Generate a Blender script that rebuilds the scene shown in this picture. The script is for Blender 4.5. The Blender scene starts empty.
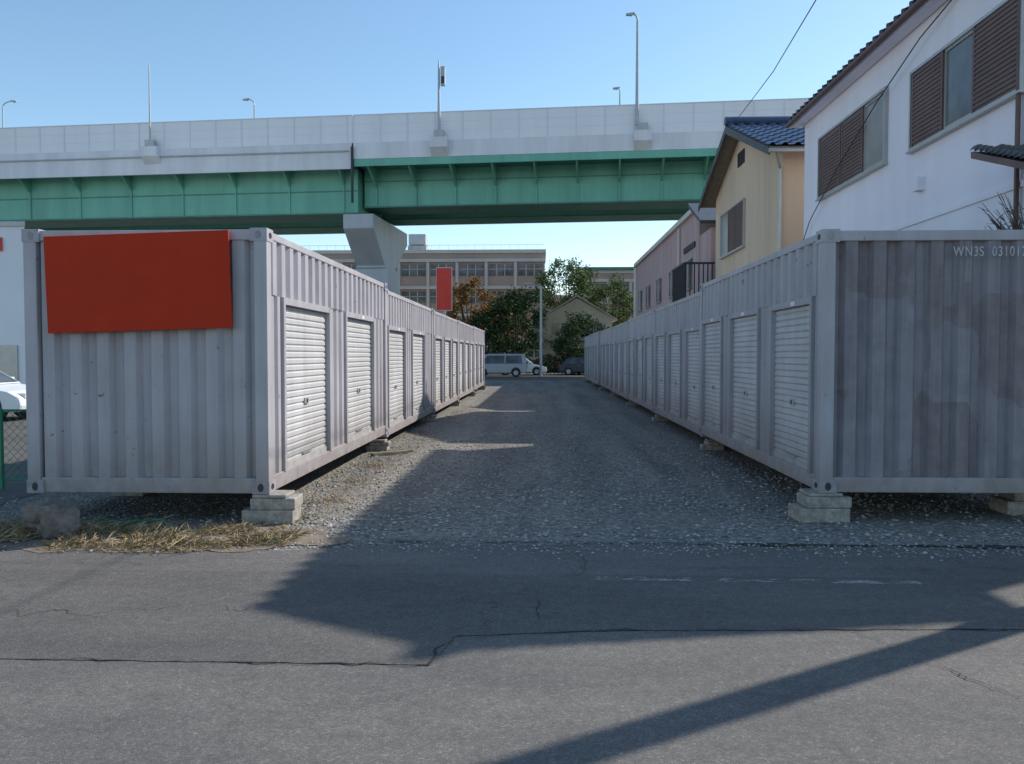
import bpy, math, random
from mathutils import Vector, Matrix, noise
random.seed(7)
scene = bpy.context.scene
COL = scene.collection

# ------------------------------------------------------------------ materials
def newmat(name):
    m = bpy.data.materials.new(name); m.use_nodes = True
    nt = m.node_tree
    b = nt.nodes['Principled BSDF']
    return m, nt, b
def N(nt, t, **kw):
    n = nt.nodes.new(t)
    for k, v in kw.items():
        setattr(n, k, v)
    return n
def ramp(nt, fac, stops):
    r = N(nt, 'ShaderNodeValToRGB')
    e = r.color_ramp.elements
    e[0].position = stops[0][0]; e[0].color = (*stops[0][1], 1)
    e[1].position = stops[-1][0]; e[1].color = (*stops[-1][1], 1)
    for p, c in stops[1:-1]:
        x = e.new(p); x.color = (*c, 1)
    nt.links.new(fac, r.inputs[0])
    return r.outputs[0]
def mix(nt, fac, a, b, mode='MIX'):
    m = N(nt, 'ShaderNodeMix', data_type='RGBA', blend_type=mode)
    if isinstance(fac, (int, float)): m.inputs[0].default_value = fac
    else: nt.links.new(fac, m.inputs[0])
    for i, v in ((6, a), (7, b)):
        if isinstance(v, tuple): m.inputs[i].default_value = (*v, 1)
        else: nt.links.new(v, m.inputs[i])
    return m.outputs[2]
def tex_noise(nt, scale, detail=4, rough=0.6, vec=None, scl=None):
    n = N(nt, 'ShaderNodeTexNoise')
    n.inputs['Scale'].default_value = scale
    n.inputs['Detail'].default_value = min(detail, 4)
    n.inputs['Roughness'].default_value = rough
    tc = N(nt, 'ShaderNodeTexCoord')
    if scl:
        mp = N(nt, 'ShaderNodeMapping'); mp.inputs['Scale'].default_value = scl
        nt.links.new(tc.outputs['Object'], mp.inputs[0]); nt.links.new(mp.outputs[0], n.inputs['Vector'])
    else:
        nt.links.new(tc.outputs['Object'], n.inputs['Vector'])
    return n.outputs['Fac']
def bump(nt, b, h, strength=0.3, dist=0.02):
    bp = N(nt, 'ShaderNodeBump')
    bp.inputs['Strength'].default_value = strength
    bp.inputs['Distance'].default_value = dist
    nt.links.new(h, bp.inputs['Height']); nt.links.new(bp.outputs[0], b.inputs['Normal'])
def sc(c, k): return tuple(max(0, min(1, x*k)) for x in c)

def simple(name, col, rough=0.6, var=0.18, scale=3.0, metal=0.0, bmp=0.0, bscale=40, streak=False, spec=0.5):
    m, nt, b = newmat(name)
    f = tex_noise(nt, scale, 4, 0.65, scl=(1, 1, 0.12) if streak else None)
    c = ramp(nt, f, [(0.3, sc(col, 1-var)), (0.7, sc(col, 1+var))])
    nt.links.new(c, b.inputs['Base Color'])
    b.inputs['Roughness'].default_value = rough
    b.inputs['Metallic'].default_value = metal
    b.inputs['Specular IOR Level'].default_value = spec
    if bmp: bump(nt, b, tex_noise(nt, bscale, 2), bmp, 0.01)
    return m

def paint_mat(name, col, rust=0.62, dirt=0.35, rustcol=(0.13, 0.06, 0.035)):
    m, nt, b = newmat(name)
    base = ramp(nt, tex_noise(nt, 1.3, 4), [(0.3, sc(col, 0.86)), (0.7, sc(col, 1.08))])
    oi = N(nt, 'ShaderNodeObjectInfo')
    ov = ramp(nt, oi.outputs['Random'], [(0, (0.88, 0.88, 0.88)), (1, (1, 1, 1))])
    base = mix(nt, 1.0, base, ov, 'MULTIPLY')
    st = tex_noise(nt, 7, 5, 0.7, scl=(1, 1, 0.07))
    stf = ramp(nt, st, [(0.42, (0, 0, 0)), (0.75, (1, 1, 1))])
    mm = N(nt, 'ShaderNodeMath', operation='MULTIPLY'); nt.links.new(stf, mm.inputs[0]); mm.inputs[1].default_value = dirt
    c = mix(nt, mm.outputs[0], base, tuple(x*y for x, y in zip(col, (.52, .47, .44))))
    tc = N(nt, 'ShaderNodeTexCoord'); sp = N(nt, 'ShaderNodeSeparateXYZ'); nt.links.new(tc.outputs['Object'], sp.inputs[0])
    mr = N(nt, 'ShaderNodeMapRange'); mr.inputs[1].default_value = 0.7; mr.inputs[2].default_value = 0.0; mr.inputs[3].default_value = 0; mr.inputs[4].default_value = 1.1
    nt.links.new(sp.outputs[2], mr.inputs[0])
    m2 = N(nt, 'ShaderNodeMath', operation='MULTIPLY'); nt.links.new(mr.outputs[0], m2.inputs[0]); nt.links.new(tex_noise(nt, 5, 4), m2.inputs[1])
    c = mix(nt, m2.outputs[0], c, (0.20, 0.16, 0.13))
    r = ramp(nt, tex_noise(nt, 9, 5, 0.75), [(rust, (0, 0, 0)), (rust+0.05, (1, 1, 1))])
    c = mix(nt, r, c, rustcol)
    nt.links.new(c, b.inputs['Base Color'])
    b.inputs['Roughness'].default_value = 0.55
    b.inputs['Specular IOR Level'].default_value = 0.35
    bump(nt, b, tex_noise(nt, 2.2, 1), 0.35, 0.02)
    return m

M = {}
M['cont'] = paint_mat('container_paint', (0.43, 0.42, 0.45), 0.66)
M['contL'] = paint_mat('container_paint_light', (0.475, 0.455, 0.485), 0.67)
M['shut'] = paint_mat('shutter_paint', (0.59, 0.585, 0.59), 0.72, 0.28)
M['rust'] = simple('container_frame_worn', (0.30, 0.28, 0.30), 0.7, 0.3, 8)
def patched():
    m, nt, b = newmat('container_end_repainted')
    tc = N(nt, 'ShaderNodeTexCoord')
    mp = N(nt, 'ShaderNodeMapping'); mp.inputs['Scale'].default_value = (1.1, 1, 0.8)
    mp.inputs['Location'].default_value = (0.2, 0, 0.35)
    nz = N(nt, 'ShaderNodeTexNoise'); nz.inputs['Scale'].default_value = 9; nz.inputs['Detail'].default_value = 4
    nt.links.new(tc.outputs['Object'], nz.inputs['Vector'])
    va = N(nt, 'ShaderNodeVectorMath', operation='MULTIPLY_ADD')
    nt.links.new(nz.outputs['Color'], va.inputs[0]); va.inputs[1].default_value = (0.04, 0.0, 0.04)
    nt.links.new(tc.outputs['Object'], va.inputs[2]); nt.links.new(va.outputs[0], mp.inputs[0])
    v = N(nt, 'ShaderNodeTexVoronoi', distance='CHEBYCHEV', voronoi_dimensions='3D'); v.inputs['Scale'].default_value = 1.5; v.inputs['Randomness'].default_value = 0.6
    nt.links.new(mp.outputs[0], v.inputs['Vector'])
    s = N(nt, 'ShaderNodeSeparateColor'); nt.links.new(v.outputs['Color'], s.inputs[0])
    f = ramp(nt, s.outputs[0], [(0.50, (0, 0, 0)), (0.56, (1, 1, 1))])
    base = ramp(nt, tex_noise(nt, 5, 5, 0.7), [(0.3, (0.175, 0.155, 0.17)), (0.7, (0.25, 0.225, 0.24))])
    pt = ramp(nt, tex_noise(nt, 4, 5, 0.7), [(0.3, (0.21, 0.20, 0.225)), (0.7, (0.285, 0.27, 0.30))])
    c = mix(nt, f, base, pt)
    st = ramp(nt, tex_noise(nt, 8, 5, 0.7, scl=(1, 1, 0.06)), [(0.45, (1, 1, 1)), (0.75, (0.68, 0.65, 0.64))])
    c = mix(nt, 1.0, c, st, 'MULTIPLY')
    r = ramp(nt, tex_noise(nt, 12, 5, 0.75, scl=(1, 1, 0.3)), [(0.62, (0, 0, 0)), (0.76, (.6, .6, .6))])
    c = mix(nt, r, c, (0.14, 0.10, 0.095))
    nt.links.new(c, b.inputs['Base Color']); b.inputs['Roughness'].default_value = 0.6
    bump(nt, b, tex_noise(nt, 2.5, 1), 0.4, 0.02)
    return m
M['patch'] = patched()
M['dark'] = simple('dark_metal', (0.03, 0.03, 0.035), 0.5)
M['black'] = simple('black_rubber', (0.015, 0.015, 0.015), 0.8)
M['red'] = simple('sign_red', (0.45, 0.032, 0.008), 0.65, 0.06, spec=.2)
M['red2'] = simple('sign_red_bright', (0.70, 0.04, 0.022), 0.5, 0.1)
M['cblock'] = simple('concrete_block', (0.31, 0.285, 0.25), 0.9, 0.4, 14, bmp=0.6, bscale=60)
M['kerb'] = simple('buried_kerb', (0.18, 0.172, 0.16), 0.95, 0.4, 9, bmp=0.6, bscale=60)
M['conc'] = simple('concrete', (0.38, 0.38, 0.37), 0.85, 0.15, 1.5, streak=True)
M['pierp'] = simple('pier_paint', (0.42, 0.45, 0.48), 0.6, 0.1, 0.7, streak=True)
M['barrier'] = simple('noise_barrier_panel', (0.80, 0.80, 0.83), 0.6, 0.05, 0.4, streak=True)
M['barrierp'] = simple('noise_barrier_post', (0.70, 0.71, 0.75), 0.6, 0.04, 0.4)
M['parapet'] = simple('parapet_concrete', (0.70, 0.70, 0.73), 0.8, 0.12, 0.6, streak=True)
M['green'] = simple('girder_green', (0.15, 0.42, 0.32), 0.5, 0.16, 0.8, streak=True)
M['greend'] = simple('girder_green_dark', (0.075, 0.24, 0.185), 0.6, 0.18, 1)  # darker copy of girder green, shade under the deck put into the colour
M['white'] = simple('white_stucco', (0.80, 0.765, 0.815), 0.9, 0.07, 0.9, bmp=0.2, bscale=90, streak=True)
M['cream'] = simple('cream_stucco', (0.64, 0.49, 0.35), 0.9, 0.12, 1.1, bmp=0.2, bscale=70, streak=True)
M['pink'] = simple('pink_wall', (0.46, 0.33, 0.32), 0.9, 0.15, 1.2, streak=True)
M['tile'] = simple('roof_tile_dark', (0.06, 0.06, 0.065), 0.45, 0.3, 6)
M['btile'] = simple('roof_tile_blue', (0.05, 0.075, 0.14), 0.3, 0.35, 6)
M['brown'] = simple('brown_shutter', (0.13, 0.075, 0.065), 0.5, 0.2, 3)
M['alu'] = simple('aluminium', (0.45, 0.44, 0.42), 0.4, 0.08, 3, metal=0.5)
M['steel'] = simple('galvanised_steel', (0.42, 0.44, 0.46), 0.5, 0.1, 3, metal=0.3)
def glass():
    m, nt, b = newmat('window_glass')
    c = ramp(nt, tex_noise(nt, 0.9, 3), [(0.35, (0.05, 0.055, 0.06)), (0.65, (0.16, 0.17, 0.17))])
    nt.links.new(c, b.inputs['Base Color']); b.inputs['Roughness'].default_value = 0.12
    return m
M['glass'] = glass()
M['curtain'] = simple('frosted_window', (0.28, 0.27, 0.25), 0.3, 0.2, 1.5)
M['carw'] = simple('car_paint_white', (0.78, 0.79, 0.8), 0.25, 0.03)
M['cars'] = simple('car_paint_silver', (0.40, 0.41, 0.43), 0.35, 0.03)
M['card'] = simple('car_paint_dark', (0.06, 0.065, 0.08), 0.25, 0.03)
M['lampred'] = simple('tail_lamp', (0.4, 0.02, 0.02), 0.2)
M['lampw'] = simple('head_lamp', (0.7, 0.7, 0.68), 0.1)
M['label'] = simple('paper_label', (0.75, 0.74, 0.7), 0.7, .05)
M['school'] = simple('school_wall', (0.46, 0.33, 0.25), 0.9, 0.1, 0.3)
M['schoolb'] = simple('school_band', (0.62, 0.56, 0.50), 0.9, 0.1, 0.3)
M['shopw'] = simple('shop_wall', (0.8, 0.8, 0.82), 0.9, 0.05, 0.3)
M['bark'] = simple('bark', (0.09, 0.065, 0.05), 0.9, 0.3, 8)
M['wood'] = simple('weathered_wood', (0.22, 0.17, 0.12), 0.9, 0.3, 9)
M['stone'] = simple('boulder', (0.17, 0.145, 0.125), 0.95, 0.45, 9, bmp=0.8, bscale=25)
M['gnet'] = simple('green_net', (0.02, 0.20, 0.11), 0.6)
M['beige'] = simple('far_house_beige', (0.55, 0.50, 0.42), 0.9, 0.1, 0.5)

def island(name, cols, rough=0.8):
    m, nt, b = newmat(name)
    g = N(nt, 'ShaderNodeNewGeometry')
    n = len(cols)
    c = ramp(nt, g.outputs['Random Per Island'], [(i/(n-1), cc) for i, cc in enumerate(cols)])
    nt.links.new(c, b.inputs['Base Color']); b.inputs['Roughness'].default_value = rough
    b.inputs['Specular IOR Level'].default_value = 0.12
    return m
M['leafg'] = island('foliage_green', [(0.05, 0.085, 0.03), (0.08, 0.12, 0.04), (0.14, 0.16, 0.06)], 0.9)
M['leafd'] = island('foliage_dark', [(0.02, 0.04, 0.02), (0.035, 0.065, 0.028), (0.06, 0.09, 0.035)], 0.9)
M['leafo'] = island('foliage_autumn', [(0.12, 0.045, 0.02), (0.24, 0.11, 0.03), (0.14, 0.11, 0.03), (0.32, 0.15, 0.04)], 0.9)
M['straw'] = island('dry_grass', [(0.34, 0.25, 0.14), (0.46, 0.36, 0.22), (0.22, 0.16, 0.10), (0.16, 0.15, 0.06)], 0.9)
M['leafl'] = island('fallen_leaf', [(0.22, 0.12, 0.05), (0.32, 0.21, 0.10), (0.14, 0.09, 0.05)], 0.9)
M['pebble'] = island('pebble', [(0.16, 0.155, 0.148), (0.24, 0.23, 0.215), (0.32, 0.305, 0.28), (0.46, 0.44, 0.41), (0.19, 0.18, 0.17)], 0.9)

def gravel_mat():
    m, nt, b = newmat('gravel')
    tc = N(nt, 'ShaderNodeTexCoord')
    v = N(nt, 'ShaderNodeTexVoronoi'); v.inputs['Scale'].default_value = 30
    nt.links.new(tc.outputs['Object'], v.inputs['Vector'])
    s = N(nt, 'ShaderNodeSeparateColor'); nt.links.new(v.outputs['Color'], s.inputs[0])
    c = ramp(nt, s.outputs[0], [(0, (0.125, 0.119, 0.112)), (0.5, (0.235, 0.222, 0.205)), (0.85, (0.33, 0.315, 0.285)), (1, (0.50, 0.48, 0.44))])
    f = ramp(nt, tex_noise(nt, 0.55, 4, 0.65), [(0.35, (0, 0, 0)), (0.7, (1, 1, 1))])
    c2 = mix(nt, f, (0.19, 0.172, 0.15), (0.34, 0.31, 0.27))
    mf = ramp(nt, tex_noise(nt, 2.1, 4, 0.7), [(0.40, (0.1, 0.1, 0.1)), (0.68, (0.7, 0.7, 0.7))])
    c = mix(nt, mf, c, c2)
    rt = ramp(nt, tex_noise(nt, 1.0, 3, 0.5, scl=(1.6, 0.12, 1)), [(0.35, (0.78, 0.78, 0.79)), (0.65, (1.12, 1.1, 1.07))])
    c = mix(nt, 1.0, c, rt, 'MULTIPLY')
    nt.links.new(c, b.inputs['Base Color']); b.inputs['Roughness'].default_value = 0.95
    b.inputs['Specular IOR Level'].default_value = 0.15
    inv = N(nt, 'ShaderNodeMath', operation='MULTIPLY'); nt.links.new(v.outputs['Distance'], inv.inputs[0]); inv.inputs[1].default_value = -1
    bump(nt, b, inv.outputs[0], 1.0, 0.025)
    return m
M['gravel'] = gravel_mat()
def asphalt_mat(name, k=1.0):
    m, nt, b = newmat(name)
    tc = N(nt, 'ShaderNodeTexCoord')
    v = N(nt, 'ShaderNodeTexVoronoi'); v.inputs['Scale'].default_value = 125
    nt.links.new(tc.outputs['Object'], v.inputs['Vector'])
    s = N(nt, 'ShaderNodeSeparateColor'); nt.links.new(v.outputs['Color'], s.inputs[0])
    c = ramp(nt, s.outputs[0], [(0, sc((0.122, 0.115, 0.110), k)), (0.6, sc((0.158, 0.149, 0.141), k)), (0.94, sc((0.195, 0.184, 0.173), k)), (1, sc((0.27, 0.255, 0.24), k))])
    f = ramp(nt, tex_noise(nt, 0.8, 4, 0.7, scl=(0.45, 1.3, 1)), [(0.3, (0.72, 0.72, 0.73)), (0.7, (1.1, 1.08, 1.05))])
    c = mix(nt, 1.0, c, f, 'MULTIPLY')
    f3 = ramp(nt, tex_noise(nt, 14, 4, 0.7), [(0.35, (0.88, 0.88, 0.88)), (0.65, (1.08, 1.08, 1.07))])
    c = mix(nt, 1.0, c, f3, 'MULTIPLY')
    f2 = ramp(nt, tex_noise(nt, 2.3, 4, 0.75), [(0.58, (0, 0, 0)), (0.75, (0.55, 0.55, 0.55))])
    c = mix(nt, f2, c, sc((0.09, 0.084, 0.08), k))
    v2 = N(nt, 'ShaderNodeTexVoronoi', feature='DISTANCE_TO_EDGE'); v2.inputs['Scale'].default_value = 0.55
    nz = N(nt, 'ShaderNodeTexNoise'); nz.inputs['Scale'].default_value = 4; nz.inputs['Detail'].default_value = 4; nz.inputs['Roughness'].default_value = 0.7
    nt.links.new(tc.outputs['Object'], nz.inputs['Vector'])
    va = N(nt, 'ShaderNodeVectorMath', operation='MULTIPLY_ADD'); nt.links.new(nz.outputs['Color'], va.inputs[0]); va.inputs[1].default_value = (0.5, 0.5, 0); nt.links.new(tc.outputs['Object'], va.inputs[2])
    nt.links.new(va.outputs[0], v2.inputs['Vector'])
    cr = ramp(nt, v2.outputs['Distance'], [(0.0, (1, 1, 1)), (0.006, (0, 0, 0))])
    gate = ramp(nt, tex_noise(nt, 0.35, 3), [(0.46, (0, 0, 0)), (0.6, (0.6, 0.6, 0.6))])
    cm = mix(nt, 1.0, cr, gate, 'MULTIPLY')
    c = mix(nt, cm, c, (0.035, 0.033, 0.032))
    nt.links.new(c, b.inputs['Base Color']); b.inputs['Roughness'].default_value = 0.85
    b.inputs['Specular IOR Level'].default_value = 0.25
    h = N(nt, 'ShaderNodeMath', operation='MULTIPLY'); nt.links.new(v.outputs['Distance'], h.inputs[0]); h.inputs[1].default_value = -0.7
    bump(nt, b, h.outputs[0], 0.45, 0.007)
    return m
M['asphalt'] = asphalt_mat('asphalt_road')
M['asphaltp'] = asphalt_mat('asphalt_parking', 0.8)
M['asphaltr'] = asphalt_mat('asphalt_repair', 0.86)
def worn_line():
    m, nt, b = newmat('worn_white_line')
    b.inputs['Base Color'].default_value = (0.5, 0.5, 0.48, 1); b.inputs['Roughness'].default_value = 0.8
    f = ramp(nt, tex_noise(nt, 9, 8, 0.8, scl=(0.6, 1, 1)), [(0.50, (0, 0, 0)), (0.62, (0.6, 0.6, 0.6))])
    t = N(nt, 'ShaderNodeBsdfTransparent'); mx = N(nt, 'ShaderNodeMixShader')
    nt.links.new(f, mx.inputs[0]); nt.links.new(t.outputs[0], mx.inputs[1]); nt.links.new(b.outputs[0], mx.inputs[2])
    nt.links.new(mx.outputs[0], nt.nodes['Material Output'].inputs[0])
    return m
M['line'] = worn_line()
M['crack'] = simple('crack_dark', (0.03, 0.029, 0.028), 1.0, 0.2)
M['dirt'] = simple('dirt', (0.22, 0.175, 0.135), 1.0, 0.35, 6, bmp=0.9, bscale=30, spec=0.1)

# ------------------------------------------------------------------ mesh builder
class MB:
    def __init__(s): s.v = []; s.f = []; s.m = []; s.mats = []
    def mi(s, k):
        if k not in s.mats: s.mats.append(k)
        return s.mats.index(k)
    def face(s, pts, k):
        n = len(s.v); s.v += [tuple(p) for p in pts]; s.f.append(tuple(range(n, n+len(pts)))); s.m.append(s.mi(k))
    def box(s, x0, x1, y0, y1, z0, z1, k):
        if x0 > x1: x0, x1 = x1, x0
        n = len(s.v)
        s.v += [(x0,y0,z0),(x1,y0,z0),(x1,y1,z0),(x0,y1,z0),(x0,y0,z1),(x1,y0,z1),(x1,y1,z1),(x0,y1,z1)]
        q = s.mi(k)
        for f in ((0,3,2,1),(4,5,6,7),(0,1,5,4),(1,2,6,5),(2,3,7,6),(3,0,4,7)):
            s.f.append(tuple(n+i for i in f)); s.m.append(q)
    def prism(s, poly, a0, a1, axis, k, taper=None):
        n = len(s.v); L = len(poly); q = s.mi(k)
        def P(u, w, a):
            return {'x': (a, u, w), 'y': (u, a, w), 'z': (u, w, a)}[axis]
        s.v += [P(u, w, a0) for u, w in poly] + [P(u, w, a1) for u, w in (taper or poly)]
        s.f.append(tuple(range(n, n+L))); s.m.append(q)
        s.f.append(tuple(range(n+2*L-1, n+L-1, -1))); s.m.append(q)
        for i in range(L):
            j = (i+1) % L
            s.f.append((n+i, n+L+i, n+L+j, n+j)); s.m.append(q)
    def tube(s, p0, p1, r0, r1, k, seg=10):
        p0 = Vector(p0); p1 = Vector(p1); d = (p1-p0).normalized()
        a = d.orthogonal().normalized(); b = d.cross(a); n = len(s.v); q = s.mi(k)
        for p, r in ((p0, r0), (p1, r1)):
            for i in range(seg):
                t = 2*math.pi*i/seg
                s.v.append(tuple(p + a*math.cos(t)*r + b*math.sin(t)*r))
        for i in range(seg):
            j = (i+1) % seg
            s.f.append((n+i, n+j, n+seg+j, n+seg+i)); s.m.append(q)
        s.f.append(tuple(range(n+seg-1, n-1, -1))); s.m.append(q)
        s.f.append(tuple(range(n+seg, n+2*seg))); s.m.append(q)
    def obj(s, name, parent=None, loc=None, rotz=0, bevel=0, smooth=False):
        me = bpy.data.meshes.new(name); me.from_pydata(s.v, [], s.f)
        for k in s.mats: me.materials.append(M[k])
        me.polygons.foreach_set('material_index', s.m)
        if smooth: me.polygons.foreach_set('use_smooth', [True]*len(s.f))
        me.update()
        o = bpy.data.objects.new(name, me); COL.objects.link(o)
        if parent: o.parent = parent
        if loc: o.location = loc
        o.rotation_euler[2] = rotz
        if bevel:
            md = o.modifiers.new('bevel', 'BEVEL'); md.width = bevel; md.segments = 2; md.limit_method = 'ANGLE'
        return o
def empty(name, loc=(0, 0, 0), rotz=0):
    e = bpy.data.objects.new(name, None); COL.objects.link(e); e.location = loc; e.rotation_euler[2] = rotz
    e.empty_display_size = 0.2
    return e
def curve(name, pts, r, k, parent=None):
    cu = bpy.data.curves.new(name, 'CURVE'); cu.dimensions = '3D'; cu.bevel_depth = r; cu.bevel_resolution = 2
    sp = cu.splines.new('POLY'); sp.points.add(len(pts)-1)
    for i, p in enumerate(pts): sp.points[i].co = (*p, 1)
    cu.materials.append(M[k]); o = bpy.data.objects.new(name, cu); COL.objects.link(o)
    if parent: o.parent = parent
    return o

# ------------------------------------------------------------------ ground and road
m = MB(); m.face([(-900, -900, 0), (900, -900, 0), (900, 900, 0), (-900, 900, 0)], 'gravel'); m.obj('ground')
m = MB(); xs = [-200]+[-12+0.06*i for i in range(400)]+[200]
def edge(x): 
    if abs(x) > 15: return 6.75
    base = 6.62 if x < -2.2 else 6.62 + min(1, (x+2.2)/1.0)*0.33
    return base + 0.08*noise.noise(Vector((x*1.5, 3, 0))) + 0.05*noise.noise(Vector((x*7, 8, 0))) + 0.025*noise.noise(Vector((x*19, 8, 3)))
for a, b_ in zip(xs[:-1], xs[1:]):
    m.face([(a, -4.5, .004), (b_, -4.5, .004), (b_, edge(b_), .004), (a, edge(a), .004)], 'asphalt')
m.obj('road')
m = MB(); m.face([(-60, 8.5, .004), (-6.0, 8.5, .004), (-6.0, 52, .004), (-60, 52, .004)], 'asphaltp'); m.obj('parking_area_pavement')
m = MB(); m.face([(-200, 52.5, .004), (200, 52.5, .004), (200, 68, .004), (-200, 68, .004)], 'asphaltp'); m.obj('road')
m = MB(); m.face([(0.35, 5.84, .011), (2.75, 5.80, .011), (2.75, 5.89, .011), (0.35, 5.93, .011)], 'line'); m.obj('road_marking')
# resurfaced strip, its near edge follows the seam cracks
def seam(x):
    if x < -.59: return 4.195
    if x < -.5: return 4.195+(x+.59)/.09*.44
    if x < .35: return 4.635+(x+.5)/.85*.125
    return 4.76+(x-.35)*.045
m = MB(); xs2 = [-12+.1*i for i in range(114)]+[-.59, -.5]+[-.4+.1*i for i in range(125)]
jg = lambda x, k: .02*noise.noise(Vector((x*6, k, 1)))
for a, b_ in zip(xs2[:-1], xs2[1:]):
    if b_ <= a: continue
    m.face([(a, seam(a)+jg(a, 1), .008), (b_, seam(b_)+jg(b_, 1), .008), (b_, 5.98+jg(b_, 5), .008), (a, 5.98+jg(a, 5), .008)], 'asphaltr')
m.obj('road_repair_patch')
def crack(mb, pts, w, jag=0.02):
    out = []
    for (x0, y0), (x1, y1) in zip(pts[:-1], pts[1:]):
        L = math.hypot(x1-x0, y1-y0); n = max(2, int(L/0.03))
        for i in range(n):
            t = i/n; x = x0+(x1-x0)*t; y = y0+(y1-y0)*t
            out.append((x+jag*noise.noise(Vector((x*6, y*6, 1)))+jag*.5*noise.noise(Vector((x*25, y*25, 1))), y+jag*2*noise.noise(Vector((x*5, y*5, 7)))+jag*noise.noise(Vector((x*22, y*22, 7)))))
    out.append(pts[-1])
    for i in range(len(out)-1):
        (x0, y0), (x1, y1) = out[i], out[i+1]
        dx, dy = x1-x0, y1-y0; L = math.hypot(dx, dy) or 1
        g = noise.noise(Vector((x0*3, y0*3, 4)))+0.25*noise.noise(Vector((x0*20, y0*20, 4)))+.22
        if g < 0: continue
        ww = w*(0.2+1.0*g)
        nx, ny = -dy/L*ww, dx/L*ww
        mb.face([(x0-nx, y0-ny, .012), (x1-nx, y1-ny, .012), (x1+nx, y1+ny, .012), (x0+nx, y0+ny, .012)], 'crack')
mc = MB()
crack(mc, [(-4.5, 4.2), (-2.83, 4.2), (-1.7, 4.19), (-0.59, 4.19)], 0.006)
crack(mc, [(-0.59, 4.19), (-0.6, 4.4), (-0.5, 4.63)], 0.010, 0.03)
crack(mc, [(-0.5, 4.63), (0.35, 4.76), (1.56, 4.82), (3.6, 4.91)], 0.006)
crack(mc, [(0.0, 4.9), (-0.03, 5.3), (0.02, 5.6)], 0.004, 0.04)
crack(mc, [(2.5, 4.7), (2.55, 4.4), (2.75, 4.2), (3.3, 4.05)], 0.005, 0.05)
crack(mc, [(-3.6, 5.0), (-2.9, 4.95), (-2.2, 5.2), (-1.9, 5.1)], 0.004, 0.06)
crack(mc, [(-5, 6.2), (-2, 6.15), (0, 6.2), (3, 6.22), (6, 6.15)], 0.004, 0.03)
crack(mc, [(0.3, 5.9), (0.36, 6.4), (0.25, 6.8)], 0.005, 0.06)
crack(mc, [(1.9, 4.8), (2.05, 4.4), (2.3, 3.9)], 0.004, 0.06)
mc.obj('road_crack')
m = MB()
pts = []
for i in range(260):
    x = -1.6+i*0.04
    w = 0.012+0.04*max(0, min(1, (x-1.2)/.8))
    yy = 6.99+0.03*noise.noise(Vector((x*2, 1, 1)))
    w *= max(.1, .55+1.2*noise.noise(Vector((x*2.2, 5, 2)))+.5*noise.noise(Vector((x*9, 5, 2))))
    pts.append((x, yy, w))
for a, b_ in zip(pts[:-1], pts[1:]):
    m.face([(a[0], a[1]-a[2], .010), (b_[0], b_[1]-b_[2], .010), (b_[0], b_[1]+b_[2], .010), (a[0], a[1]+a[2], .010)], 'crack')
m.obj('gutter_gap')
m = MB()
x = -1.4
while x < 8:
    L = random.uniform(0.5, 0.62)
    m.prism([(7.07, 0), (7.16, 0), (7.155, 0.012+random.uniform(-.004, .004)), (7.075, 0.010)], x, x+L-0.012, 'x', 'kerb'); x += L
m.obj('kerb', bevel=0.004)
m = MB()
n = 200
for i in range(n):
    a = -8+i*6.3/n; b_ = -8+(i+1)*6.3/n
    tap = lambda x: min(1, max(0.02, (-1.7-x)/1.0))
    f = lambda x: 7.1+(.75+0.25*noise.noise(Vector((x*2, 0, 3))))*tap(x)+.04*noise.noise(Vector((x*14, 0, 3)))
    e = lambda x: 6.55+0.14*noise.noise(Vector((x*3, 0, 9)))+.05*noise.noise(Vector((x*13, 0, 3)))+(1-tap(x))*.4
    m.face([(a, e(a), .008), (b_, e(b_), .008), (b_, f(b_), .008), (a, f(a), .008)], 'dirt')
m.obj('dirt_strip')
m = MB()
for i in range(8500):
    x = random.uniform(-6.5, -2.2); y = 7.0+random.gauss(0, .28)
    dens = noise.noise(Vector((x*1.7, y*2.5, 2)))
    if dens < -0.08 or y < 6.5: continue
    L = random.uniform(.05, .19); a = random.uniform(0, 6.28); up = random.uniform(0, .3) if random.random() < .85 else random.uniform(.5, .9)
    d = Vector((math.cos(a)*math.cos(up), math.sin(a)*math.cos(up), math.sin(up)))*L
    s = Vector((-math.sin(a), math.cos(a), 0))*random.uniform(.0015, .004)
    p = Vector((x, y, random.uniform(.012, .03)))
    m.face([p-s, p+s, p+d*.6+s*.7+Vector((0, 0, .01)), p+d], 'straw')
for (cx, cy) in [(-4.9, 6.95), (-4.15, 7.05), (-3.1, 6.9), (-5.6, 7.3), (-3.5, 7.3), (-2.85, 7.35), (-2.45, 8.9), (-2.5, 11.8), (-2.55, 17), (-2.4, 10.3)]:
    for i in range(110):
        a = random.uniform(0, 6.28); up = random.uniform(.3, 1.4); L = random.uniform(.05, .15)
        p = Vector((cx+random.gauss(0, .12), cy+random.gauss(0, .07), .008))
        d = Vector((math.cos(a)*math.cos(up), math.sin(a)*math.cos(up), math.sin(up)))*L
        s = Vector((-math.sin(a), math.cos(a), 0))*.003
        m.face([p-s, p+s, p+d], 'straw')
m.obj('dry_grass')
m = MB()
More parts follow.
